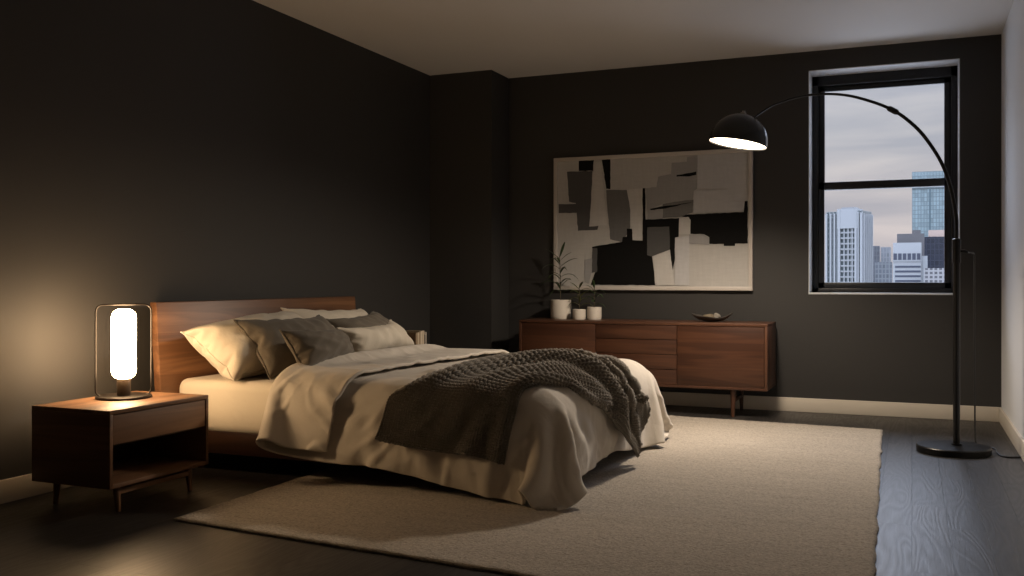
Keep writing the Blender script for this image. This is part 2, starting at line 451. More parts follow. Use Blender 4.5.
def relax_throw(quilt):
    """the knitted throw, held along its two long edges while its spare width settles into folds on the duvet"""
    ny0, nx0 = quilt.shape[:2]; Dq = quilt.reshape(-1, 3)
    F = [(j * nx0 + i, j * nx0 + i + 1, (j + 1) * nx0 + i + 1, (j + 1) * nx0 + i) for j in range(ny0 - 1) for i in range(nx0 - 1)]
    tree = BVHTree.FromPolygons([Vector(v) for v in Dq], F)
    rs = np.random.RandomState(3)
    far_edge = THROW_FAR
    near_edge = THROW_NEAR
    NX, NY = 34, 84
    L = np.array([v[:] for v in catmull(far_edge, NY)]); Rr = np.array([v[:] for v in catmull(near_edge, NY)])
    ll = np.r_[0, np.cumsum(np.linalg.norm(np.diff(L, axis=0), axis=1))]; lr = np.r_[0, np.cumsum(np.linalg.norm(np.diff(Rr, axis=0), axis=1))]
    P = np.zeros((NY, NX, 3)); rest = np.zeros((NY, NX, 2))
    for j in range(NY):
        t = j / (NY - 1); w = np.linalg.norm(Rr[j] - L[j])
        rw = w * (1.04 + .10 * min(1, t / .35) - .12 * max(0, min(1, (t - .55) / .25)))
        up = np.array([.3, -.55 if t < .35 else 0, 1.0]) if t < .6 else np.array([.9, 0, .8]); up = up / np.linalg.norm(up)
        for i in range(NX):
            u = i / (NX - 1); p = L[j] * (1 - u) + Rr[j] * u; bulge = math.sin(math.pi * u)
            P[j, i] = p + up * bulge * (.03 if t < .6 else .02) + up * .02 * bulge * math.sin(u * 8 * math.pi + t * 4) * min(1, t / .3 + .3)
            rest[j, i] = ((u - .5) * rw, (ll[j] * (1 - u) + lr[j] * u) * .96)
    P[:, :, 2] += .004 * rs.randn(NY, NX)
    c = Cloth(P, rest, bend=1.5e-6, stretch=1e-8, shear=8e-6, noise=lattice_noise(NX, NY, 5, 8, rs) * .03)
    c.w[c.idx[:, 0]] = 0; c.w[c.idx[:, -1]] = 0
    gap = .021
    def contact(x, old):
        for k in range(len(x)):
            p = Vector(x[k]); loc, n, fi, d = tree.find_nearest(p, .12)
            if loc is None: continue
            ctr = Vector((min(max(loc.x, -3.2), -1.9), min(max(loc.y, 4.3), 5.3), .25))
            if n.dot(loc - ctr) < 0: n = -n
            s = (p - loc).dot(n)
            if s < gap:
                q = p + n * (gap - s); x[k] = q
                dx = x[k] - old[k]; nn = np.array(n); x[k] -= (dx - dx.dot(nn) * nn) * .93
        f = x[:, 2] < .045; x[f, 2] = .045; x[f, :2] -= (x[f, :2] - old[f, :2]) * .6
    for it in range(330): c.step(1 / 240, contact, damp=.01 if it < 220 else .04, it=2)
    X = c.x.reshape(NY, NX, 3)
    for _ in range(5):
        Q = X.copy(); Q[1:-1, 1:-1] = X[1:-1, 1:-1] * .5 + .125 * (X[:-2, 1:-1] + X[2:, 1:-1] + X[1:-1, :-2] + X[1:-1, 2:])
        Q[1:-1, 0] = X[1:-1, 0] * .5 + .25 * (X[:-2, 0] + X[2:, 0]); Q[1:-1, -1] = X[1:-1, -1] * .5 + .25 * (X[:-2, -1] + X[2:, -1]); X = Q
    return X

def inflate_cushion(W, H, seed, stuff):
    """half a cushion blown up against its seam; the other half is its mirror image"""
    NX, NY = 52, 32; rs = np.random.RandomState(seed)
    u, v = np.meshgrid(np.linspace(-1, 1, NX + 1), np.linspace(-1, 1, NY + 1))
    P = np.dstack([u * W / 2, v * H / 2, .03 * np.sqrt(np.maximum(0, (1 - u * u) * (1 - v * v))) + .0015 * rs.randn(NY + 1, NX + 1)])
    P[0, :, 2] = P[-1, :, 2] = P[:, 0, 2] = P[:, -1, 2] = 0
    rest = P[:, :, :2] * 1.0
    c = Cloth(P, rest, bend=3e-5, stretch=2e-8, shear=3e-6, noise=lattice_noise(NX + 1, NY + 1, 9, 7, rs) * .016)
    seam = np.r_[c.idx[0], c.idx[-1], c.idx[:, 0], c.idx[:, -1]]
    def contact(x, old): x[seam, 2] = 0; x[:, 2] = np.maximum(x[:, 2], 0)
    for it in range(220): c.step(1 / 240, contact, g=0, damp=.06, it=2, push=stuff)
    X = c.x.reshape(NY + 1, NX + 1, 3); X = X - X.mean((0, 1)) * [1, 1, 0]
    return X

# ------------------------------------------------------------------ the room
XL, XR, YB, YF, ZC = -3.76, .58, 7.50, -1.6, 2.73
WX0, WX1, WZ0, WZ1 = -.722, .316, .892, 2.585      # the window opening in the back wall
PX, PY = -3.19, 7.14                               # the boxed-out corner pier
T = .30
bm = bm_new(); bx(bm, XL - T, XR + T, YF - T, YB + T, -.12, 0); obj('floor', bm, M['floor'], kind='structure', smooth=False)
bm = bm_new(); bx(bm, XL - T, XR + T, YF - T, YB + T, ZC, ZC + .15); obj('ceiling', bm, M['ceiling'], kind='structure', smooth=False)
bm = bm_new(); bx(bm, XL - T, XL, YF - T, YB + T, 0, ZC); obj('wall_left', bm, M['dark_wall'], kind='structure', smooth=False)
bm = bm_new()
bx(bm, XL, WX0, YB, YB + T, 0, ZC); bx(bm, WX1, XR + T, YB, YB + T, 0, ZC); bx(bm, WX0, WX1, YB, YB + T, 0, WZ0); bx(bm, WX0, WX1, YB, YB + T, WZ1, ZC)
obj('wall_back', bm, M['back_wall'], kind='structure', smooth=False)
bm = bm_new(); bx(bm, XL, PX, PY, YB, 0, ZC); obj('wall_corner', bm, M['dark_wall'], kind='structure', smooth=False)
bm = bm_new(); bx(bm, XR, XR + T, YF - T, YB, 0, ZC); obj('wall_right', bm, M['light_wall'], kind='structure', smooth=False)
bm = bm_new(); bx(bm, XL, XR, YF - T, YF, 0, ZC); obj('wall_front', bm, M['dark_wall'], kind='structure', smooth=False)

def skirting(name, x0, x1, y0, y1, h=.105):
    bm = bm_new(); bx(bm, x0, x1, y0, y1, 0, h, .004, 2); obj(name, bm, M['trim'], kind='structure')
bt = .016
skirting('baseboard_left', XL, XL + bt, YF, PY)
skirting('baseboard_corner', XL + bt, PX + bt, PY - bt, PY)
skirting('baseboard_corner_side', PX, PX + bt, PY, YB)
skirting('baseboard_back', PX + bt, XR - bt, YB - bt, YB)
skirting('baseboard_right', XR - bt, XR, YF, YB)

def make_window(name, plane, a0, a1, z0, z1, depth):
    """double-hung window; plane 'back' has its width along x, 'right' along y. depth: where the glass stands behind the wall face"""
    def b(bm, u0, u1, w0, w1, q0, q1, bev=.003):
        if plane == 'back': bx(bm, u0, u1, YB + w0, YB + w1, q0, q1, bev)
        else: bx(bm, XR + w0, XR + w1, u0, u1, q0, q1, bev)
    root = bpy.data.objects.new(name, None); C.objects.link(root); root['kind'] = 'structure'
    root.location = ((a0 + a1) / 2, YB, z0) if plane == 'back' else (XR, (a0 + a1) / 2, z0)
    t = .006
    bm = bm_new()      # plastered lining of the reveal
    b(bm, a0, a0 + t, 0.001, depth, z0, z1, 0); b(bm, a1 - t, a1, 0.001, depth, z0, z1, 0); b(bm, a0, a1, 0.001, depth, z1 - t, z1, 0)
    obj('window_reveal', bm, M['reveal'], root, smooth=False)
    bm = bm_new(); b(bm, a0, a1, -.004, depth, z0, z0 + .012, .002)
    obj('window_sill', bm, M['reveal'], root)
    bm = bm_new(); f = .05
    b(bm, a0 + t, a0 + f, depth - .04, depth + .04, z0 + .012, z1 - t); b(bm, a1 - f, a1 - t, depth - .04, depth + .04, z0 + .012, z1 - t)
    b(bm, a0 + t, a1 - t, depth - .04, depth + .04, z1 - f - .03, z1 - t); b(bm, a0 + t, a1 - t, depth - .04, depth + .04, z0 + .012, z0 + .045)
    obj('window_frame', bm, M['window_black'], root)
    zm = z0 + (z1 - z0) * .497 - .006; s = .045
    for (q0, q1, w) in ((z0 + .045, zm + .03, .0), (zm - .03, z1 - f - .03, .035)):
        bm = bm_new()
        b(bm, a0 + f, a0 + f + s, depth - .03 + w, depth + w, q0, q1); b(bm, a1 - f - s, a1 - f, depth - .03 + w, depth + w, q0, q1)
        b(bm, a0 + f, a1 - f, depth - .03 + w, depth + w, q0, q0 + (.045 if w == 0 else .058)); b(bm, a0 + f, a1 - f, depth - .03 + w, depth + w, q1 - (.06 if w == 0 else .04), q1)
        sash = obj('window_sash', bm, M['window_black'], root)
        bm = bm_new(); b(bm, a0 + f + .01, a1 - f - .01, depth - .018 + w, depth - .014 + w, q0 + .01, q1 - .01, 0)
        obj('window_pane', bm, M['glass'], sash, smooth=False)
    return root
make_window('window_1', 'back', WX0, WX1, WZ0, WZ1, .26)

# ------------------------------------------------------------------ rug
A, B, Cc, D = (-2.83, 3.09), (-.105, 2.86), (-.18, 6.75), (-2.83, 6.92)
nu, nv = 160, 220
V = []; rr = np.random.RandomState(4)
edge = np.convolve(rr.randn(nv + 9), np.ones(5) / 5, 'valid')[:nv]
edge2 = np.convolve(rr.randn(nu + 9), np.ones(5) / 5, 'valid')[:nu]
hz = rr.randn(nv, nu)
for j in range(nv):
    for i in range(nu):
        u, v = i / (nu - 1), j / (nv - 1)
        x = (A[0] * (1 - u) + B[0] * u) * (1 - v) + (D[0] * (1 - u) + Cc[0] * u) * v
        y = (A[1] * (1 - u) + B[1] * u) * (1 - v) + (D[1] * (1 - u) + Cc[1] * u) * v
        x += (.006 * edge[j] + .0012 * math.sin(j * .21)) * max(0, (u - .93) / .07) - .003 * edge[j] * max(0, (.07 - u) / .07)
        y += .004 * edge2[i] * (max(0, (v - .96) / .04) + max(0, (.04 - v) / .04))
        e = min(u, 1 - u, v, 1 - v)
        V.append((x, y, (.013 if e > .002 else .008) + .0009 * hz[j, i]))
rug = mesh_obj('area_rug', V, grid_faces(nu, nv), M['rug'], (-1.5, 4.9, 0))
md = rug.modifiers.new('thickness', 'SOLIDIFY'); md.thickness = .009; md.offset = -1
tag(rug, 'large heathered beige woven rug on the dark floor under the bed', 'rug')

# ------------------------------------------------------------------ bed
bed = empty('bed', (-2.55, 4.80, 0), 'low walnut platform bed with a broad plain headboard against the dark wall', 'bed')
bm = bm_new(); bx(bm, -3.655, -3.61, 3.85, 5.775, .16, .884, .006, 2)
for v in bm.verts: v.co.x -= (v.co.z - .5) * .07
obj('headboard', bm, M['walnut_y'], bed)
bm = bm_new()
bx(bm, -3.60, -1.51, 3.95, 3.985, .10, .215, .004); bx(bm, -3.60, -1.51, 5.625, 5.66, .10, .215, .004)
bx(bm, -1.535, -1.50, 3.95, 5.66, .10, .215, .004); bx(bm, -3.60, -3.565, 3.985, 5.625, .10, .215, .004)
obj('bed_frame', bm, M['walnut_dark'], bed)
bm = bm_new(); bx(bm, -3.565, -1.535, 3.985, 5.625, .17, .20, 0); obj('slat_base', bm, M['walnut_dark'], bed, smooth=False)
for (x, y) in ((-3.5, 4.03), (-3.5, 5.58), (-1.56, 4.02), (-1.53, 5.60)):
    bm = bm_new(); lathe(bm, [(.017, .0135 if x > -3 else 0.0), (.028, .11)], (x, y), 16); obj('leg', bm, M['walnut_dark'], bed)

bm = bm_new(); bx(bm, -3.595, -1.55, 3.945, 5.665, .201, .478, .05, 6)
bmesh.ops.subdivide_edges(bm, edges=[e for e in bm.edges if e.calc_length() > .3], cuts=24, use_grid_fill=True)
for v in bm.verts:
    if v.co.z < .46 and v.co.y < 4.2:
        v.co.y += .006 * math.sin(v.co.x * 23 + v.co.z * 31) * math.sin(v.co.x * 9 + 1) * (1 - abs(v.co.z - .34) / .16)
mt = obj('mattress', bm, M['sheet'], loc=(-2.57, 4.80, .201))
tag(mt, 'mattress in a smooth cream fitted sheet on the walnut bed frame', 'mattress')

# quilt
def cubic_resample(A, n, axis):
    A = np.moveaxis(A, axis, 0); m = A.shape[0]
    P = np.concatenate([2 * A[:1] - A[1:2], A, 2 * A[-1:] - A[-2:-1]])
    t = np.linspace(0, m - 1, n); i = np.minimum(t.astype(int), m - 2); f = (t - i).reshape(-1, *([1] * (A.ndim - 1)))
    a, b, c, d = P[i], P[i + 1], P[i + 2], P[i + 3]
    return np.moveaxis(.5 * ((2 * b) + (-a + c) * f + (2 * a - 5 * b + 4 * c - d) * f * f + (-a + 3 * b - 3 * c + d) * f ** 3), 0, axis)
quilt = relax_quilt(); Q = quilt.copy()
for _ in range(2):
    P2 = Q.copy(); P2[1:-1, 1:-1] = Q[1:-1, 1:-1] * .5 + .125 * (Q[:-2, 1:-1] + Q[2:, 1:-1] + Q[1:-1, :-2] + Q[1:-1, 2:]); Q = P2
nx, ny = 84 * 3, 94 * 3
Q = cubic_resample(cubic_resample(Q, nx, 1), ny, 0)
qn = np.cross(np.gradient(Q, axis=1), np.gradient(Q, axis=0)); qn /= np.linalg.norm(qn, axis=2, keepdims=True) + 1e-9
if qn[ny // 2, nx // 2, 2] < 0: qn = -qn
rs_ = np.random.RandomState(21)
def creases(fx, fy, warp, slant):
    """ridged lattice noise: fx along the bed, fy across it, sheared and warped so that folds run crooked"""
    base_ = lattice_noise(nx * 2, ny, fx * 2, fy, rs_); wv = lattice_noise(nx, ny, 5, 6, rs_) * warp
    ii = np.clip((np.arange(nx)[None, :] + nx * .5 + (wv + slant * (np.abs(np.linspace(-1, 1, ny))[:, None] - .5)) * nx * .1).astype(int), 0, nx * 2 - 1)
    return np.clip(1 - np.abs(base_[np.arange(ny)[:, None], ii]) * 2.2, 0, 1) ** 1.6
def soften(A, n=3):
    for _ in range(n):
        B_ = A.copy(); B_[1:-1, 1:-1] = A[1:-1, 1:-1] * .4 + .15 * (A[:-2, 1:-1] + A[2:, 1:-1] + A[1:-1, :-2] + A[1:-1, 2:]); A = B_
    return A
side = np.clip((np.abs(np.linspace(-1, 1, ny))[:, None] - .60) / .2, 0, 1) * np.ones((1, nx))
wr = side * (.013 * creases(15, 4, 1.4, 1.8) + .009 * creases(27, 7, 1.2, -1.4)) + (1 - side) * (.006 * creases(7, 13, 1.4, .5) + .004 * creases(12, 26, 1, 0))
ci = np.arange(nx)[None, :]; outward = np.where(ci < 44, -1.4, np.clip((ci - 105) / 12, 0, 1)) * np.ones((ny, 1))
Q = Q + qn * soften(wr * outward, 3)[..., None]
q = mesh_obj('duvet', Q.reshape(-1, 3), grid_faces(nx, ny), M['duvet'], (-2.2, 4.8, .485))
md = q.modifiers.new('loft', 'SOLIDIFY'); md.thickness = .018; md.offset = 0
md = q.modifiers.new('soft', 'SUBSURF'); md.levels = 0; md.render_levels = 1
tag(q, 'rumpled oat coloured linen duvet folded back below the pillows, hanging over the bed sides', 'duvet')

# chunky knit throw: the relaxed sheet, refined and raised stitch by stitch
G = relax_throw(quilt)
for _ in range(2):
    P2 = G.copy(); P2[1:-1, 1:-1] = G[1:-1, 1:-1] * .6 + .1 * (G[:-2, 1:-1] + G[2:, 1:-1] + G[1:-1, :-2] + G[1:-1, 2:]); G = P2
COLS, ROWS, SU, SV = 28, 92, 10, 8
NU, NV = COLS * SU + 1, ROWS * SV + 1
H = cubic_resample(cubic_resample(G, NU, 1), NV, 0)
tt = np.linspace(0, 1, NV)[:, None]; uu = np.linspace(0, 1, NU)[None, :]
du = np.gradient(H, axis=1); dv = np.gradient(H, axis=0); nrm = np.cross(du, dv); nrm /= np.linalg.norm(nrm, axis=2, keepdims=True) + 1e-9
if nrm[NV // 3, NU // 2, 2] < 0: nrm = -nrm
gather = np.clip((tt - .10) / .25, 0, 1) * np.clip((1.0 - tt) / .15, 0, 1)          # lengthwise folds gathered over the top
wave = np.sin(2 * PI * (uu * 3.6 + .35 * np.sin(tt * 7 + uu * 2) + tt * .6))
H = H + nrm * (gather * .015 * np.maximum(0, wave) ** 1.2 * np.sin(PI * uu) ** .35)[..., None]
du = np.gradient(H, axis=1); dv = np.gradient(H, axis=0); nrm = np.cross(du, dv); nrm /= np.linalg.norm(nrm, axis=2, keepdims=True) + 1e-9
if nrm[NV // 3, NU // 2, 2] < 0: nrm = -nrm
a = np.arange(NU)[None, :] / SU; b = np.arange(NV)[:, None] / SV
s_ = np.abs((a % 1.0) - .5) * 2                       # 0 in the middle of a column, 1 at its edge
across = np.sin(PI * ((2 * a) % 1.0)) ** .7
ph = b + s_ * .75
along = np.abs(np.sin(PI * ph)) ** .55
hgt = across * along
H2 = H + nrm * (.017 * hgt)[..., None]
thr = mesh_obj('knitted_throw', H2.reshape(-1, 3), grid_faces(NU, NV), M['knit'], (-1.9, 4.5, .52))
md = thr.modifiers.new('thickness', 'SOLIDIFY'); md.thickness = .011; md.offset = -1 if True else 1
tag(thr, 'chunky charcoal knitted throw draped across the foot of the bed', 'throw blanket')

# pillows
PN = {}
SHAPES = dict(L=(.94, .56, 1, 9e3), M=(.84, .52, 2, 9e3), S=(.66, .46, 3, 1.1e4), K=(.74, .48, 4, 1.1e4))
def pillow_index(NX, NY):
    idx = {}; n = 0; F = []
    for l in (0, 1):
        for j in range(NY + 1):
            for i in range(NX + 1):
                if l == 1 and (i in (0, NX) or j in (0, NY)): idx[l, i, j] = idx[0, i, j]; continue
                idx[l, i, j] = n; n += 1
    for l in (0, 1):
        for j in range(NY):
            for i in range(NX):
                f = [idx[l, i, j], idx[l, i + 1, j], idx[l, i + 1, j + 1], idx[l, i, j + 1]]
                F.append(f if l == 0 else f[::-1])
    ring = [(i, 0) for i in range(NX)] + [(NX, j) for j in range(NY)] + [(i, NY) for i in range(NX, 0, -1)] + [(0, j) for j in range(NY, 0, -1)]
    return idx, F, [idx[0, i, j] for i, j in ring]
def pillow(shape, TL, TR, BL, BR, mat, pipe_mat, label, cat, mir=False, front=1.0, back=.7, crumple=0.0, seed=0):
    if shape not in PN: PN[shape] = inflate_cushion(*SHAPES[shape])
    half = PN[shape]; NY, NX = half.shape[0] - 1, half.shape[1] - 1; idx, F, ring = pillow_index(NX, NY)
    co = np.zeros((max(idx.values()) + 1, 3))
    for (l, i, j), k in idx.items(): co[k] = half[j, i] * (1, 1, 1 if l == 0 else -1)
    c = {k: co[idx[0, i, j]].copy() for k, (i, j) in dict(BL=(0, 0), BR=(NX, 0), TL=(0, NY), TR=(NX, NY)).items()}
    W = ((c['BR'] - c['BL'])[0] + (c['TR'] - c['TL'])[0]) / 2; Hh = ((c['TR'] - c['BR'])[1] + (c['TL'] - c['BL'])[1]) / 2
    u = np.clip(co[:, 0] / W + .5, 0, 1); v = np.clip(co[:, 1] / Hh + .5, 0, 1)
    for k, a_, b_ in (('BL', 1 - u, 1 - v), ('BR', u, 1 - v), ('TL', 1 - u, v), ('TR', u, v)):
        tgt = np.array([W / 2 * (1 if 'R' in k else -1), Hh / 2 * (1 if 'T' in k else -1), 0]); co = co + ((a_ * b_) ** 1.5)[:, None] * (tgt - c[k])
    if mir: co = co * [-1, 1, 1]
    u = co[:, 0] / W + .5; v = co[:, 1] / Hh + .5; w = np.where(co[:, 2] > 0, co[:, 2] * front, co[:, 2] * back)
    rs = np.random.RandomState(seed)
    for _ in range(7):                                # soft creases in the linen
        k1, k2, p, a0 = rs.uniform(-26, 26), rs.uniform(-16, 16), rs.uniform(0, 6), rs.uniform(.3, 1)
        w = w + crumple * a0 * np.abs(np.sin(u * k1 + v * k2 + p)) ** 3 * np.sin(PI * np.clip(u, 0, 1)) ** .5 * np.sin(PI * np.clip(v, 0, 1)) ** .5 * np.sign(w) * .35
    TL, TR, BL, BR = map(np.array, (TL, TR, BL, BR))
    Pp = ((1 - u) * (1 - v))[:, None] * BL + (u * (1 - v))[:, None] * BR + ((1 - u) * v)[:, None] * TL + (u * v)[:, None] * TR
    n = np.cross(TR + BR - TL - BL, TL + TR - BL - BR); n /= np.linalg.norm(n)
    if n[0] < 0: n = -n
    X = Pp + w[:, None] * n
    X[:, 2] = np.where(X[:, 2] < .484, .484 + (X[:, 2] - .484) * .08, X[:, 2]); X[:, 0] = np.maximum(X[:, 0], -3.60)
    base = (float(X[:, 0].mean()), float(X[:, 1].mean()), float(X[:, 2].min()))
    o = mesh_obj('pillow', X, F, mat, base)
    md = o.modifiers.new('soft', 'SUBSURF'); md.levels = 1; md.render_levels = 2
    tag(o, label, cat)
    bm = bm_new(); tube(bm, [X[k] for k in ring[::2]], .0042, 8, closed=True)
    obj('piping', bm, pipe_mat, parent=o)
    return o
cr, gy, gp = M['pillow_cream'], M['pillow_grey'], M['pillow_grey_pipe']
pillow('L', (-3.47, 3.848, .732), (-3.50, 4.76, .80), (-3.186, 3.914, .487), (-3.12, 4.74, .50), cr, cr, 'big cream linen pillow nearest the bedside lamp, leaning on the headboard', 'pillow', front=1.15, back=.8, crumple=.020, seed=1)
pillow('L', (-3.50, 4.73, .831), (-3.50, 5.631, .80), (-3.22, 4.82, .50), (-3.22, 5.60, .50), cr, cr, 'cream pillow at the back, highest against the headboard behind the grey ones', 'pillow', True, .7, .6, crumple=.014, seed=2)
pillow('M', (-3.26, 4.005, .791), (-3.30, 4.834, .789), (-3.048, 4.027, .492), (-2.95, 4.78, .50), gy, gp, 'large taupe grey pillow leaning on the big cream pillow, nearer the lamp', 'pillow', front=.75, back=.5, crumple=.018, seed=3)
pillow('M', (-3.32, 4.928, .761), (-3.36, 5.57, .79), (-3.08, 5.06, .50), (-3.10, 5.62, .50), gy, gp, 'taupe grey pillow on the far side, behind the small cream cushion', 'pillow', True, .7, .55, crumple=.014, seed=4)
pillow('S', (-2.95, 3.978, .747), (-3.02, 4.582, .716), (-2.86, 4.048, .521), (-2.92, 4.613, .541), gy, gp, 'small taupe grey cushion in front, touching the folded edge of the duvet', 'cushion', front=1.0, back=.4, crumple=.016, seed=5)
pillow('K', (-3.17, 4.831, .713), (-3.20, 5.522, .733), (-3.094, 4.933, .51), (-3.135, 5.748, .52), cr, cr, 'small cream cushion in front on the far side, next to the books', 'cushion', front=.8, back=.5, crumple=.016, seed=6)

# ------------------------------------------------------------------ nightstands
NX0, NX1, NY0, NY1, NH0, NH1 = -3.575, -3.12, 3.036, 3.647, .114, .447
def nightstand(dy, label):
    y0, y1 = NY0 + dy, NY1 + dy
    root = empty('nightstand', ((NX0 + NX1) / 2, (y0 + y1) / 2, 0), label, 'nightstand', None)
    bm = bm_new(); bx(bm, NX0, NX1, y0, y1, NH1 - .018, NH1, .002); obj('tabletop', bm, M['walnut_night'], root)
    for a_, b_ in ((y0, y0 + .018), (y1 - .018, y1)):
        bm = bm_new(); bx(bm, NX0, NX1, a_, b_, NH0, NH1 - .018, .002); obj('side_panel', bm, M['walnut_x'], root)
    bm = bm_new(); bx(bm, NX0, NX1, y0 + .018, y1 - .018, NH0, NH0 + .018, .002); obj('bottom_shelf', bm, M['walnut_night'], root)
    bm = bm_new(); bx(bm, NX0, NX0 + .012, y0 + .018, y1 - .018, NH0 + .018, NH1 - .018); obj('back_panel', bm, M['walnut_dark'], root)
    bm = bm_new(); bx(bm, NX0 + .02, NX1 - .022, y0 + .022, y1 - .022, .308, NH1 - .024)
    bx(bm, NX1 - .020, NX1 - .003, y0 + .021, y1 - .021, .300, NH1 - .022, .002); obj('drawer', bm, M['walnut_night'], root)
    bm = bm_new(); bx(bm, NX0 + .012, NX1 - .03, y0 + .018, y1 - .018, .288, .298); obj('drawer_shelf', bm, M['walnut_dark'], root)
    for (xx, yy, sx, sy) in ((NX1 - .05, y0 + .085, .012, .0), (NX1 - .05, y1 - .085, .012, .0), (NX0 + .06, y0 + .085, -.012, .0), (NX0 + .06, y1 - .085, -.012, .0)):
        bm = bm_new(); tube(bm, [(xx, yy, NH0), (xx + sx, yy + sy, 0.0)], [.0165, .010], 14); obj('leg', bm, M['walnut_z'], root)
    bm = bm_new(); bx(bm, NX1 - .062, NX1 - .036, y0 + .085, y1 - .085, NH0 - .040, NH0 - .018, .002); obj('stretcher', bm, M['walnut_night'], root)
    return root
nightstand(0, 'walnut nightstand with one drawer and open shelf, under the glowing table lamp')
nightstand(2.86, 'walnut nightstand on the far side of the bed, carrying the row of books')

# books on the far nightstand
bk = [(.030, .170, .125, (.30, .22, .14)), (.022, .172, .130, (.55, .48, .36)), (.020, .176, .125, (.34, .26, .17)), (.026, .178, .130, (.60, .53, .42)), (.030, .180, .135, (.52, .44, .33)), (.012, .150, .12, (.03, .028, .025)), (.016, .168, .12, (.50, .46, .40))]
labels = ['brown book, first of the row beyond the bed, next to the cushion', 'cream book, second of the row beyond the bed', 'tan book, third of the row beyond the bed', 'pale cream book in the middle of the row beyond the bed', 'thick light beige book, tallest of the row beyond the bed', 'thin black filler for the dark gap between the beige books and the last slim one', 'slim off-white book standing last in the row beyond the bed']
y = 6.075
for k, (w, h, dpt, c) in enumerate(bk):
    if k == 5: y += .004  # black filler, added to stand for the dark gap in the row
    x1 = -3.315; z0 = NH1
    root = empty('book', (x1 - dpt / 2, y + w / 2, z0), labels[k], 'book', 'books standing on the far nightstand')
    bm = bm_new(); bx(bm, x1 - dpt, x1, y, y + .002, z0, z0 + h); bx(bm, x1 - dpt, x1, y + w - .003, y + w - .001, z0, z0 + h)
    tube(bm, [(x1 - .001 + 0 * j, y + (w - .001) * .5, z0 + h * j / 4) for j in range(5)], (w - .001) / 2 * .98, 16)
    for v in bm.verts:
        if v.co.x > x1: v.co.x = x1 + (v.co.x - x1) * .35
        elif v.co.x > x1 - .03: v.co.x = max(v.co.x, x1 - .004)
    obj('cover', bm, paint('book cloth', c, .7, .1, .2, 120), root)
    bm = bm_new(); bx(bm, x1 - dpt + .003, x1 - .005, y + .0025, y + w - .0035, z0 + .002, z0 + h - .003); obj('pages', bm, M['page'], root, smooth=False)
    y += w + .001

# ------------------------------------------------------------------ table lamp
lx, ly, lz = -3.412, 3.405, NH1
tl = empty('table_lamp', (lx, ly, lz), 'glowing opal tube lamp in a thin rounded metal loop on the walnut nightstand', 'table lamp')
bm = bm_new(); lathe(bm, [(0, lz), (.122, lz), (.125, lz + .003), (.125, lz + .009), (.121, lz + .012), (0, lz + .012)], (lx, ly), 56); obj('base', bm, M['bronze'], tl)
bm = bm_new(); lathe(bm, [(.031, lz + .012), (.031, lz + .088), (.028, lz + .093), (0, lz + .093)], (lx, ly), 32); obj('socket', bm, M['socket'], tl)
bm = bm_new(); r_, z0, z1 = .055, lz + .088, lz + .418; prof = []
for k in range(9): t = k / 8 * PI / 2; prof.append((r_ - .04 + .04 * math.sin(t), z0 + .04 - .04 * math.cos(t)))
for k in range(9): t = k / 8 * PI / 2; prof.append((r_ - .04 + .04 * math.cos(t), z1 - .04 + .04 * math.sin(t)))
prof = [(0, z0)] + prof + [(0, z1)]
lathe(bm, prof, (lx, ly), 40); obj('glass_tube', bm, M['glow_tube'], tl)
ang = R(50); dx, dy = math.cos(ang), math.sin(ang); hw, cr_ = .122, .033
loop = []
for (sx, z_, a0) in ((1, lz + .438 - cr_, 0), (-1, lz + .438 - cr_, 90), (-1, lz + .008 + cr_, 180), (1, lz + .008 + cr_, 270)):
    for k in range(9):
        t = R(a0 + k * 90 / 8); loop.append((sx * (hw - cr_) + cr_ * math.cos(t), z_ + cr_ * math.sin(t)))
bm = bm_new(); tube(bm, [(lx + u * dx, ly + u * dy, z) for u, z in loop], .0038, 10, closed=True); obj('wire_frame', bm, M['bronze'], tl)

# ------------------------------------------------------------------ sideboard
SX0, SX1, SY0, SY1, SZ0, SZ1 = -2.880, -.955, 6.985, 7.44, .200, .683
sb = empty('sideboard', ((SX0 + SX1) / 2, (SY0 + SY1) / 2, 0), 'long low walnut sideboard with four drawers between two doors, under the painting', 'sideboard')
t = .020
bm = bm_new(); bx(bm, SX0, SX1, SY0, SY1, SZ1 - t, SZ1, .002); obj('top_panel', bm, M['walnut_board'], sb)
bm = bm_new(); bx(bm, SX0, SX1, SY0, SY1, SZ0, SZ0 + t, .002); obj('bottom_panel', bm, M['walnut_board'], sb)
for a_, b_ in ((SX0, SX0 + t), (SX1 - t, SX1)):
    bm = bm_new(); bx(bm, a_, b_, SY0, SY1, SZ0 + t, SZ1 - t, .002); obj('side_panel', bm, M['walnut_board_z'], sb)
bm = bm_new(); bx(bm, SX0 + t, SX1 - t, SY0 + .03, SY1, SZ0 + t, SZ1 - t); obj('carcass', bm, M['dark_gap'], sb, smooth=False)
d1, d2 = -2.245, -1.612
g = .0022
wseed = [M['walnut_front'], walnut('walnut drawer fronts', 'x', dark=(.030, .011, .006), mid=(.082, .030, .014), light=(.17, .068, .032), seed=9.3), walnut('walnut right door front', 'x', dark=(.030, .011, .006), mid=(.082, .030, .014), light=(.17, .068, .032), seed=23.9)]
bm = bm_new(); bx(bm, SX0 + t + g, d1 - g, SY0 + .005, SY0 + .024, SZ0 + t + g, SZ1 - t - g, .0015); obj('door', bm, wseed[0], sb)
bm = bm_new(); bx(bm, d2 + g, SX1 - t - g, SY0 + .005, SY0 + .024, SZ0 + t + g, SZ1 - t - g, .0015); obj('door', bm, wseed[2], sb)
hh = (SZ1 - SZ0 - 2 * t) / 4
for k in range(4):
    z0 = SZ0 + t + k * hh
    bm = bm_new(); bx(bm, d1 + g, d2 - g, SY0 + .005, SY0 + .024, z0 + g, z0 + hh - g, .0015); obj('drawer', bm, wseed[1], sb)
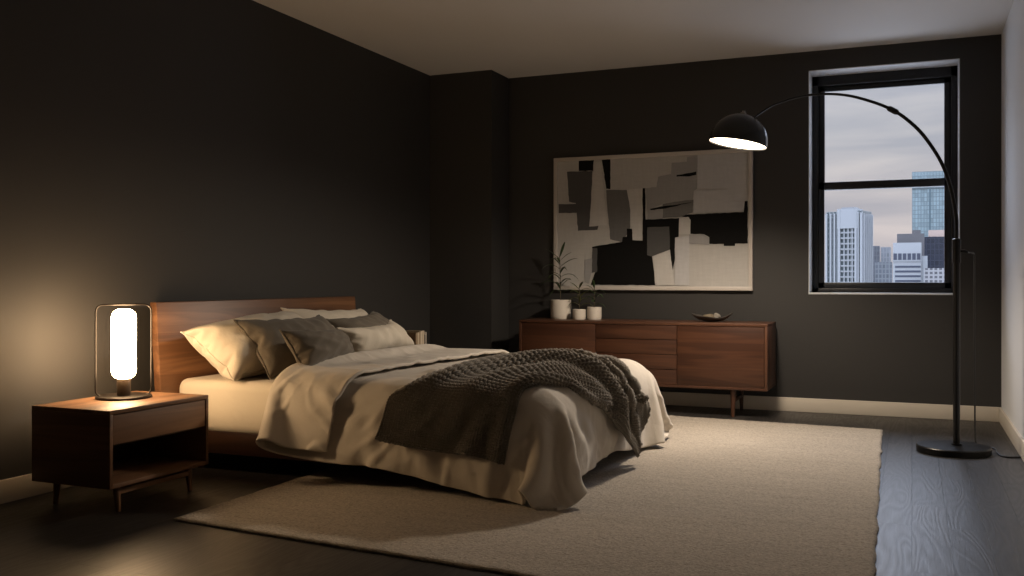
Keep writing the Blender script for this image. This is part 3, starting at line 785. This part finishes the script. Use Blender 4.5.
for (xx, yy) in ((SX0 + .25, SY0 + .05), (SX1 - .25, SY0 + .05), (SX0 + .25, SY1 - .06), (SX1 - .25, SY1 - .06)):
    s = 1 if yy > 7.2 else -1
    bm = bm_new(); tube(bm, [(xx, yy, SZ0), (xx, yy + s * .02, 0.0)], [.022, .012], 16); obj('leg', bm, M['walnut_board_z'], sb)
for xx in (SX0 + .25, SX1 - .25):
    bm = bm_new(); bx(bm, xx - .011, xx + .011, SY0 + .05, SY1 - .06, .105, .13, .002); obj('stretcher', bm, M['walnut_board'], sb)

# ------------------------------------------------------------------ potted plants
def pot(root, x, y, r, h):
    z = SZ1
    bm = bm_new(); lathe(bm, [(0, z), (r * .93, z), (r * .97, z + .006), (r, z + .03), (r, z + h - .003), (r - .003, z + h), (r - .009, z + h - .002), (r - .010, z + h - .02), (0, z + h - .02)], (x, y), 40)
    obj('pot', bm, M['pot'], root)
    bm = bm_new(); lathe(bm, [(0, z + h - .0195), (r - .011, z + h - .0195), (r - .011, z + h - .016), (r * .5, z + h - .011), (0, z + h - .012)], (x, y), 24)
    obj('soil', bm, M['soil'], root)
def blade(bm, base, az, length, rise, droop, width):
    """arching strap leaf with a folded midrib"""
    n = 9; d = Vector((math.cos(az), math.sin(az) * (.45 if math.sin(az) > 0 else 1), 0)); s = Vector((-d.y, d.x, 0)); prev = None
    for k in range(n + 1):
        t_ = k / n
        p = Vector(base) + d * (length * (t_ * (1 - .15 * t_))) + Vector((0, 0, rise * t_ - droop * t_ * t_))
        p.y = min(p.y, 7.438)                              # leaves stop short of the wall
        w = width * (math.sin(PI * min(1, t_ * .93 + .07)) ** .7)
        row = [bm.verts.new(p - s * w + Vector((0, 0, w * .35))), bm.verts.new(p), bm.verts.new(p + s * w + Vector((0, 0, w * .35)))]
        if prev:
            bm.faces.new((prev[0], prev[1], row[1], row[0])); bm.faces.new((prev[1], prev[2], row[2], row[1]))
        prev = row
def plant(x, y, r, h, height, nleaf, label, mats, stems, ln, seed):
    rg = random.Random(seed)
    root = empty('potted_plant', (x, y, SZ1), label, 'plant')
    pot(root, x, y, r, h); zb = SZ1 + h - .016
    for sx_, sh in stems:
        pts = catmull([(x + sx_ * .3, y, zb), (x + sx_ * .7, y + .004, zb + sh * .5), (x + sx_, y, zb + sh)], 8)
        bm = bm_new(); tube(bm, pts, [.0045 - .002 * k / 7 for k in range(8)], 8); obj('stem', bm, M['stem'], root)
        bm = bm_new()
        for k in range(nleaf):
            f = .18 + .82 * k / (nleaf - 1); p = pts[min(7, int(f * 7))]
            az = k * 2.4 + rg.uniform(-.3, .3); L_ = ln * rg.uniform(.8, 1.1) * (1 - .25 * f)
            blade(bm, (p.x, p.y, zb + sh * f - .004), az, L_, L_ * rg.uniform(.55, .95), L_ * rg.uniform(.35, .9) * (1 if f < .9 else .4), .011)
        f_ = obj('foliage', bm, mats, root, fix=False)
        md = f_.modifiers.new('thickness', 'SOLIDIFY'); md.thickness = .0008
plant(-2.652, 7.33, .085, .155, .4, 19, 'tallest potted plant, arching dark leaves in the widest white pot', M['leaf'], [(-.01, .37), ], .21, 3)
plant(-2.470, 7.26, .052, .082, .2, 11, 'little plant in the smallest white pot, between the two larger pots', M['leaf_light'], [(.0, .19)], .15, 5)
plant(-2.355, 7.30, .058, .100, .2, 11, 'small plant with wispy green leaves in the white pot nearest the bowl', M['leaf'], [(.0, .17)], .14, 9)

# ------------------------------------------------------------------ leaf-shaped bowl with driftwood
bxc, byc = -1.40, 7.24
nb, mb = 48, 12; V = []; 
def bowl_pt(k, j, off):
    th = 2 * PI * k / nb; s = j / (mb - 1)
    ex = abs(math.cos(th)) ** 6
    rx = .110 + .045 * ex; ry = .085 * (1 - .25 * ex)
    x = math.cos(th) * rx * s; y_ = math.sin(th) * ry * s
    z = .012 + .032 * s ** 2.2 + .030 * ex * s ** 4 + (.006 * math.sin(th * 3 + 1) * s ** 3)
    return (bxc + x, byc + y_, SZ1 + max(.0, z - .012) + off)
bm = bm_new(); rings = []
seq = [(j, 0.0) for j in range(1, mb)] + [(j, .006) for j in range(mb - 1, 0, -1)]
c0 = bm.verts.new((bxc, byc, SZ1)); prev = None
for (j, off) in seq:
    ring = [bm.verts.new(bowl_pt(k, j, off)) for k in range(nb)]
    if prev is None:
        for k in range(nb): bm.faces.new((c0, ring[(k + 1) % nb], ring[k]))
    else:
        for k in range(nb): bm.faces.new((prev[k], prev[(k + 1) % nb], ring[(k + 1) % nb], ring[k]))
    prev = ring
c1 = bm.verts.new((bxc, byc, SZ1 + .006))
for k in range(nb): bm.faces.new((prev[k], prev[(k + 1) % nb], c1))
bw = obj('bowl', bm, M['bowl'], loc=(bxc, byc, SZ1)); tag(bw, 'shallow dark boat-shaped bowl on the right end of the sideboard', 'bowl')
def lump(name, c, s, mat, label, cat, seed):
    rs = random.Random(seed); bm = bm_new(); bmesh.ops.create_icosphere(bm, subdivisions=4, radius=1)
    ph = [rs.uniform(0, 6) for _ in range(6)]
    for v in bm.verts:
        k = 1 + .10 * math.sin(v.co.x * 3 + ph[0]) * math.cos(v.co.y * 2.5 + ph[1]) + .05 * math.sin(v.co.z * 6 + ph[2] + v.co.x * 4)
        v.co = Vector((c[0] + v.co.x * s[0] * k, c[1] + v.co.y * s[1] * k, c[2] + v.co.z * s[2] * k))
    o = obj(name, bm, mat, loc=(c[0], c[1], c[2] - s[2])); tag(o, label, cat)
lump('driftwood', (bxc - .026, byc - .012, SZ1 + .034), (.046, .036, .026), M['stone'], 'rounded tan lump of driftwood lying in the dark bowl', 'driftwood', 2)
lump('pebble', (bxc + .034, byc + .004, SZ1 + .040), (.030, .026, .026), M['stone_pale'], 'pale rounded pebble on the right inside the dark bowl', 'pebble', 7)

# ------------------------------------------------------------------ painting
AX0, AX1, AZ0, AZ1, AY = -2.762, -1.132, .918, 2.018, 7.455
art = empty('painting', ((AX0 + AX1) / 2, AY, AZ0), 'large abstract painting of black, grey and off-white blocks in a white frame', 'painting')
fw = .030
bm = bm_new()
bx(bm, AX0, AX1, AY, YB - .002, AZ1 - fw, AZ1, .002); bx(bm, AX0, AX1, AY, YB - .002, AZ0, AZ0 + fw, .002)
bx(bm, AX0, AX0 + fw, AY, YB - .002, AZ0 + fw, AZ1 - fw, .002); bx(bm, AX1 - fw, AX1, AY, YB - .002, AZ0 + fw, AZ1 - fw, .002)
obj('picture_frame', bm, M['frame_white'], art)
def pm(name, v, cool=0.0):
    m = NT('art ' + name); n1 = m.noise(m.coord(scale=(1.5, 1, 9)), 6, 4, .65); n2 = m.noise(m.coord(scale=(9, 1, 1.2)), 5, 4, .65)
    f = m.math('MULTIPLY', n1, n2); c = (v, v * (.97 + .03 * cool), v * (.93 + .1 * cool))
    m.base(m.mixc(f, tuple(x * .86 for x in c), tuple(x * 1.22 for x in c))); m.set(Roughness=.75, Specular_IOR_Level=.12)
    m.bump(n1, .3, .002); return m.m
tones = {'ground': pm('off-white ground', .45), 'black': pm('black', .006), 'dark': pm('dark grey', .085, .4), 'grey': pm('mid grey', .145, .4), 'light': pm('light grey', .31, .5), 'white': pm('warm white', .51), 'cool': pm('cool white', .47, .8), 'brush': pm('brushed grey', .17, .3)}
keys = list(tones)
patches = [
 ('cool', [(668, 58), (838, 50), (838, 214), (776, 212), (772, 172), (668, 170)]),
 ('white', [(320, 80), (340, 80), (362, 290), (303, 292), (308, 180)]),
 ('black', [(265, 72), (316, 72), (314, 108), (265, 108)]),
 ('black', [(343, 72), (372, 70), (372, 170), (358, 168)]),
 ('dark', [(225, 110), (312, 108), (305, 235), (300, 294), (332, 292), (328, 305), (262, 308), (255, 215), (232, 210)]),
 ('dark', [(197, 218), (257, 218), (257, 248), (197, 248)]),
 ('white', [(428, 173), (482, 168), (480, 340), (445, 340), (438, 240)]),
 ('grey', [(358, 173), (428, 173), (440, 240), (438, 310), (410, 347), (372, 337), (362, 230)]),
 ('light', [(580, 85), (632, 82), (632, 66), (668, 62), (666, 172), (655, 178), (652, 212), (550, 222), (498, 242), (490, 168), (528, 165), (535, 130), (578, 122)]),
 ('light', [(498, 240), (550, 225), (550, 270), (498, 272)]),
 ('black', [(310, 362), (385, 350), (412, 346), (414, 330), (428, 328), (428, 302), (446, 302), (448, 340), (482, 342), (482, 168), (490, 168), (492, 272), (606, 268), (604, 330), (592, 332), (590, 412), (584, 440), (578, 410), (575, 372), (514, 392), (524, 490), (306, 488), (326, 430)]),
 ('black', [(608, 262), (640, 256), (825, 250), (828, 214), (838, 214), (838, 353), (795, 353), (795, 361), (757, 361), (757, 354), (708, 354), (708, 332), (690, 322), (644, 320), (640, 266)]),
 ('dark', [(498, 298), (572, 296), (574, 372), (512, 395), (497, 390)]),
 ('light', [(285, 405), (308, 400), (326, 365), (328, 445), (308, 450), (300, 485), (286, 480)]),
 ('dark', [(312, 366), (328, 366), (328, 445), (310, 448)]),
 ('brush', [(550, 222), (590, 214), (655, 208), (652, 250), (610, 264), (550, 268)]),
 ('black', [(597, 126), (630, 121), (664, 115), (664, 126), (640, 131), (597, 131)]),
 ('black', [(507, 237), (548, 229), (600, 224), (655, 215), (560, 236), (510, 241)]),
 ('cool', [(655, 178), (772, 176), (776, 212), (826, 216), (825, 248), (655, 252)]),
 ('light', [(640, 322), (690, 324), (708, 334), (708, 358), (640, 352)]),
 ('white', [(606, 270), (636, 264), (645, 275), (644, 322), (606, 322)]),
 ('white', [(516, 396), (574, 374), (584, 442), (590, 489), (526, 489)]),
 ('cool', [(592, 334), (640, 326), (640, 489), (592, 489)]),
]
bm = bm_new()
bx(bm, AX0 + fw * .8, AX1 - fw * .8, AY + .020, YB - .004, AZ0 + fw * .8, AZ1 - fw * .8)
for n_, (key, poly) in enumerate(patches):
    pts = []
    for cx_, cy_ in poly:
        u = (cx_ - 182) / 673; top = 65 - 25 * u; bot = 505 + 3 * u; w = (cy_ - top) / (bot - top)
        u = u * 7.965 / (u * 7.965 + (1 - u) * 7.334)          # equal steps in the slanted view are not equal on the wall
        pts.append((min(max(AX0 + u * (AX1 - AX0), AX0 + fw), AX1 - fw), min(max(AZ1 - w * (AZ1 - AZ0), AZ0 + fw), AZ1 - fw)))
    # rough the painted edges a little
    P3 = []
    for k in range(len(pts)):
        a_, b_ = Vector(pts[k]), Vector(pts[(k + 1) % len(pts)]); L_ = (b_ - a_).length; m_ = max(1, int(L_ / .03))
        for j in range(m_):
            p = a_.lerp(b_, j / m_)
            if j: p += Vector((rng.uniform(-.0025, .0025), rng.uniform(-.0025, .0025)))
            P3.append(p)
    yy = AY + .0196 - .0004 * n_
    vs = [bm.verts.new((p.x, yy, p.y)) for p in P3]
    for tri in tessellate_polygon([[Vector((p.x, p.y, 0)) for p in P3]]):
        try:
            f = bm.faces.new([vs[i] for i in tri])
            f.material_index = keys.index(key)
            f.normal_update()
            if f.normal.y > 0: f.normal_flip()
        except ValueError: pass
obj('canvas', bm, [tones[k] for k in keys], art, smooth=False, fix=False)

# ------------------------------------------------------------------ arc floor lamp
fx, fy = .222, 6.08
fl = empty('floor_lamp', (fx, fy, 0), 'tall black arc floor lamp with lit dome shade, standing by the window', 'floor lamp')
bm = bm_new(); lathe(bm, [(0, 0), (.196, 0), (.200, .004), (.200, .034), (.195, .040), (.05, .043), (0, .043)], (fx, fy), 72); obj('base', bm, M['black_metal'], fl)
px_ = .238
bm = bm_new(); lathe(bm, [(0, .038), (.019, .038), (.019, 1.22), (0, 1.22)], (px_, fy), 24)
lathe(bm, [(0, .04), (.028, .04), (.028, .052), (0, .052)], (px_, fy), 24); obj('pole', bm, M['black_metal'], fl)
bm = bm_new(); lathe(bm, [(0, 1.10), (.0235, 1.10), (.0235, 1.236), (.012, 1.242), (0, 1.242)], (px_, fy), 24); obj('collar', bm, M['black_metal'], fl)
arc = catmull([(.238, fy, 1.20), (.239, fy, 1.29), (.234, fy, 1.383), (.203, fy, 1.553), (.151, fy, 1.70), (.06, fy, 1.852), (-.029, fy, 1.95), (-.11, fy, 2.012), (-.215, fy, 2.065), (-.357, fy, 2.115), (-.501, fy, 2.135), (-.648, fy, 2.128), (-.797, fy, 2.089), (-.895, fy, 2.032), (-.955, fy, 2.000)], 90)
bm = bm_new(); tube(bm, arc, [.0105 - .0055 * max(0, (k - 38) / 51) for k in range(90)], 12); obj('arm', bm, M['black_metal'], fl)
j0, j1 = arc[42], arc[46]
bm = bm_new(); tube(bm, [j0, j0.lerp(j1, .15), j0.lerp(j1, .85), j1], [.012, .017, .017, .012], 14); obj('arm_joint', bm, M['black_metal'], fl)
# shade: a dome about its own axis, tilted
sc = Vector((-1.012, fy, 1.868)); Rm = (Matrix.Rotation(R(-4), 4, 'X') @ Matrix.Rotation(R(9.5), 4, 'Y'))
rs = .182
def dome(rad, n, a0, a1, flip=False): return [(rad * math.sin(a0 + (a1 - a0) * k / n), rad * math.cos(a0 + (a1 - a0) * k / n)) for k in range(n + 1)]
def place(bm):
    for v in bm.verts: v.co = sc + (Rm @ Vector(v.co))
bm = bm_new(); o_prof = dome(rs, 20, .06, PI / 2); i_prof = dome(rs - .004, 20, PI / 2, .06)
lathe(bm, [(0, rs)] + o_prof + [(rs, -.012), (rs - .004, -.012)] + i_prof + [(0, rs - .004)], (0, 0), 64)
place(bm); sh = obj('lamp_shade', bm, M['lamp_black'], fl)
bm = bm_new(); lathe(bm, [(0, -.004), (rs - .006, -.004), (rs - .006, -.001), (0, -.001)], (0, 0), 64); place(bm); obj('diffuser', bm, M['glow_disc'], sh)
bm = bm_new(); lathe(bm, [(0, rs - .004), (.018, rs - .004), (.018, rs + .008), (.010, rs + .012), (.010, rs + .02), (0, rs + .022)], (0, 0), 20); place(bm)
obj('shade_cap', bm, metal('brushed steel', (.35, .33, .30), .3, .9), fl)
ld = bpy.data.lights.new('lamp_bulb', 'SPOT'); ld.shadow_soft_size = .09; ld.spot_size = R(164); ld.spot_blend = .55; ld.energy = BEAM; ld.color = (1.0, .83, .65)
lo = bpy.data.objects.new('lamp_bulb', ld); C.objects.link(lo); lo.matrix_world = Matrix.Translation(sc) @ Rm @ Matrix.Translation((0, 0, -.02))
# clamp knob, cord hook and the hanging cord
bm = bm_new(); tube(bm, [(px_ + .015, fy, 1.168), (px_ + .045, fy, 1.166), (px_ + .060, fy, 1.160)], [.010, .010, .006], 12); tube(bm, [(px_ + .04, fy + .0, 1.164), (px_ + .075, fy + .1, 1.160), (px_ + .095, fy + .165, 1.158)], .0045, 8)
obj('cord_hook', bm, M['black_metal'], fl)
cord = catmull([(px_ + .03, fy, 1.166), (px_ + .075, fy + .1, 1.160), (.335, 6.245, 1.158), (.342, 6.268, 1.13), (.343, 6.272, 1.0), (.344, 6.28, .6), (.345, 6.28, .2), (.345, 6.27, .10), (.35, 6.25, .035), (.375, 6.26, .006), (.425, 6.30, .005), (.455, 6.24, .005), (.452, 6.13, .005), (.468, 6.03, .005), (.51, 6.0, .005), (.563, 6.02, .006)], 140)
bm = bm_new(); tube(bm, cord, .0050, 8); obj('cord', bm, M['cord'], fl)

# ------------------------------------------------------------------ the city outside
def tower(name, x0, x1, y0, dep, ztop, mat, label, yaw=0.0, z0=-60):
    """a block whose front left upright edge stands at (x0, y0)"""
    root = empty(name, (x0, y0, z0), label, 'building', 'office towers outside the window'); root.rotation_euler = (0, 0, yaw)
    w = x1 - x0
    bm = bm_new(); bx(bm, 0, w, 0, dep, 0, ztop - z0)
    o = part_local('tower_block', bm, mat, root); return root, w, ztop - z0
def part_local(name, bm, mat, root, parent=None):
    bmesh.ops.recalc_face_normals(bm, faces=bm.faces[:])
    me = bpy.data.meshes.new(name); bm.to_mesh(me); bm.free(); me.materials.append(mat)
    o = bpy.data.objects.new(name, me); C.objects.link(o); o.parent = parent or root; return o
conc = paint('pale concrete', (.155, .162, .170), .8, .04, .0, 1); dkc = paint('grey roof plant', (.052, .049, .052), .8, .05, 0, 1)
# white residential tower with upright ribs and recessed balconies, turned so that its right flank shows
rt, w, h = tower('apartment_tower', -33.3, -18.1, 420, 11, 29.6, facade('tower windows', (.115, .125, .13), (.016, .024, .028), 1.5, 2.3, .30), 'white high-rise with upright ribs, tallest building at the left of the window', yaw=R(-16))
for k, xx in enumerate([0, 2.0, 3.6, 5.2, 12.2, 13.4, 14.4]):
    bm = bm_new(); bx(bm, xx, xx + (.75, .5, .5, 1.0, .9, .5, .8)[k], -1.0, .3, 0, h + (1.0 if 2 < k < 5 else -.8)); part_local('rib', bm, conc, rt)
for k in range(5):
    bm = bm_new(); bx(bm, w - .3, w + .7, .3 + k * 2.5, .85 + k * 2.5, 0, h - 1.2); part_local('rib', bm, conc, rt)
for k in range(15):
    bm = bm_new(); bx(bm, 6.2, 12.2, -.6, .25, h - 9.2 - k * 2.3, h - 8.6 - k * 2.3); part_local('balcony_slab', bm, conc, rt)
for k in range(3):
    bm = bm_new(); bx(bm, 7.6 + k * 1.7, 7.95 + k * 1.7, -.7, .25, h - 44, h - 6.5); part_local('rib', bm, conc, rt)
bm = bm_new(); bx(bm, 4.9, 13.3, -.9, 6, h - 7.2, h + .9); bx(bm, 6.2, 11.6, .5, 6, h + .8, h + 1.6); part_local('crown', bm, conc, rt)
# blue glass tower
rt, w, h = tower('glass_tower', 0, 24, 560, 22, 59.7, facade('blue curtain wall', (.055, .072, .078), (.075, .098, .106), 1.5, 2.3, .16, .3), 'tall blue-green glass skyscraper rising behind the right side of the window')
bm = bm_new(); bx(bm, 8.6, 9.3, -.4, .1, 0, h - 9); part_local('dark_mullion', bm, paint('dark steel', (.03, .05, .06), .5), rt)
bm = bm_new(); bx(bm, 0, 24, -.3, .1, h - 9.6, h - 8.9); part_local('dark_band', bm, paint('dark steel band', (.028, .038, .042), .5), rt)
# mid-rise with ribbon windows
rt, w, h = tower('office_block', -5.56, 2.75, 325, 12, 12.8, conc, 'pale mid-rise office with a row of square windows above ribbon windows')
gl = paint('dark office glass', (.03, .035, .05), .2, .1, 0, 1)
bm = bm_new(); bx(bm, -.3, w + .1, -.3, .05, h - 5.9, h - 5.5); part_local('ledge', bm, conc, rt)
for k in range(6):
    bm = bm_new(); bx(bm, .15 + k * 1.37, 1.15 + k * 1.37, -.12, .05, h - 5.4, h - 3.4); part_local('window', bm, gl, rt)
for k in range(4):
    bm = bm_new(); bx(bm, .6, w - .2, -.12, .05, h - 7.9 - k * 1.5, h - 7.3 - k * 1.5); part_local('ribbon_window', bm, gl, rt)
rt, w, h = tower('rooftop_block', -4.59, 3.78, 340, 8, 16.3, dkc, 'dark grey rooftop block showing above the pale mid-rise office')
bm = bm_new(); bx(bm, 4.6, 7.2, .5, 6, h, h + 1.2); part_local('plant_room', bm, dkc, rt)
rt, w, h = tower('dark_office_tower', 3.31, 13.3, 372, 14, 16.5, facade('navy glass', (.013, .015, .024), (.006, .008, .014), 1.4, 2.0, .12, .25), 'navy glass office block in front of the blue skyscraper')
bm = bm_new(); bx(bm, 2.2, 8.2, .5, 8, h, h + 2.4); part_local('penthouse', bm, paint('peach rooftop render', (.22, .165, .14), .8, .05, 0, 1), rt)
rt, w, h = tower('low_office', 3.4, 12.5, 314, 5, 4.6, facade('low office windows', (.14, .14, .145), (.025, .025, .03), 1.3, 1.25, .25), 'low pale office at the bottom right of the view')
rt, w, h = tower('grey_slab', 2.85, 4.5, 326, 6, 8.6, conc, 'narrow pale slab beside the navy glass block')
rt, w, h = tower('distant_tower', -18.94, -14.12, 480, 9, 17.1, facade('far dark windows', (.055, .058, .066), (.024, .026, .032), 1.2, 2.2, .22), 'distant dark grey tower just right of the white high-rise')
rt, w, h = tower('distant_block', -15.43, -8.29, 460, 12, 9.1, facade('far pale windows', (.09, .098, .106), (.038, .042, .05), 1.5, 2.2, .25), 'lower pale grey block between the white high-rise and the office')
rt, w, h = tower('distant_slab', -14.0, -9.59, 495, 12, 17.0, facade('far slab windows', (.115, .12, .128), (.06, .064, .072), 1.3, 2.4, .25), 'distant pale slab tower left of the mid-rise office')

# ------------------------------------------------------------------ sky
w = bpy.data.worlds.new('boosted dusk sky'); S.world = w; w.use_nodes = True; t = w.node_tree; bg = t.nodes['Background']
tc = t.nodes.new('ShaderNodeTexCoord'); sp = t.nodes.new('ShaderNodeSeparateXYZ'); t.links.new(tc.outputs['Generated'], sp.inputs[0])
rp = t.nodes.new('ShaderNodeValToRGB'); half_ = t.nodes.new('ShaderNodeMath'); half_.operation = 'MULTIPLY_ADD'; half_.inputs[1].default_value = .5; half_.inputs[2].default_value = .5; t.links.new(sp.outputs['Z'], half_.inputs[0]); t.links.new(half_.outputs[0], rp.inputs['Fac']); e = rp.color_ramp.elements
stops = [(0.0, (2.5, 2.75, 3.3)), (.42, (2.5, 2.75, 3.3)), (.495, (.50, .48, .50)), (.518, (.60, .55, .565)), (.545, (.60, .57, .585)), (.57, (.58, .575, .605)), (.60, (.55, .56, .615)), (.66, (3.6, 4.0, 4.9)), (1.0, (8.0, 9.2, 11.6))]  # brightness below the horizon and overhead added to light the room coolly
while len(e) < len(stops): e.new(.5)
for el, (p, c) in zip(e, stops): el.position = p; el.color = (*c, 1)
mp = t.nodes.new('ShaderNodeMapping'); mp.inputs['Scale'].default_value = (1.6, 1.6, 11); t.links.new(tc.outputs['Generated'], mp.inputs['Vector'])
nz = t.nodes.new('ShaderNodeTexNoise'); nz.inputs['Scale'].default_value = 2.4; nz.inputs['Detail'].default_value = 5; nz.inputs['Distortion'].default_value = .5; t.links.new(mp.outputs[0], nz.inputs['Vector'])
cr2 = t.nodes.new('ShaderNodeValToRGB'); t.links.new(nz.outputs['Fac'], cr2.inputs['Fac'])
cr2.color_ramp.elements[0].position = .36; cr2.color_ramp.elements[0].color = (.80, .82, .88, 1); cr2.color_ramp.elements[1].position = .66; cr2.color_ramp.elements[1].color = (1.18, 1.13, 1.09, 1)
mx = t.nodes.new('ShaderNodeMix'); mx.data_type = 'RGBA'; mx.blend_type = 'MULTIPLY'; mx.inputs[0].default_value = 1.0
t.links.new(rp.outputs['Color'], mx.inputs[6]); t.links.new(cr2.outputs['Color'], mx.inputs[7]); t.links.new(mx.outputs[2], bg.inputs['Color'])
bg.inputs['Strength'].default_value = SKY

# daylight portals: only guide the sampling of the sky through the window, they give no light of their own
for (loc, rot, sx, sy) in ((((WX0 + WX1) / 2, YB + .29, (WZ0 + WZ1) / 2), (PI / 2, 0, PI), WX1 - WX0, WZ1 - WZ0),):
    ld = bpy.data.lights.new('window_daylight', 'AREA'); ld.shape = 'RECTANGLE'; ld.size = sx; ld.size_y = sy
    ld.cycles.is_portal = True
    lo = bpy.data.objects.new('window_daylight', ld); C.objects.link(lo); lo.location = loc; lo.rotation_euler = rot

# ------------------------------------------------------------------ camera and look
cd = bpy.data.cameras.new('camera'); cam = bpy.data.objects.new('camera', cd); C.objects.link(cam); S.camera = cam
cam.location = (0, 0, 1.0); cam.rotation_euler = (PI / 2, 0, math.atan(400 / 950))
cd.sensor_width = 36; cd.lens = 950 / 1024 * 36; cd.shift_y = -8 / 1024; cd.clip_start = .05; cd.clip_end = 2000
S.view_settings.view_transform = 'Standard'; S.view_settings.look = 'None'; S.view_settings.exposure = EXPOSURE; S.view_settings.gamma = 1.0; S.view_settings.use_curve_mapping = False
S.cycles.use_denoising = True
S.cycles.max_bounces = 10; S.cycles.diffuse_bounces = 5; S.cycles.glossy_bounces = 4; S.cycles.transparent_max_bounces = 12
S.cycles.sample_clamp_indirect = 6.0
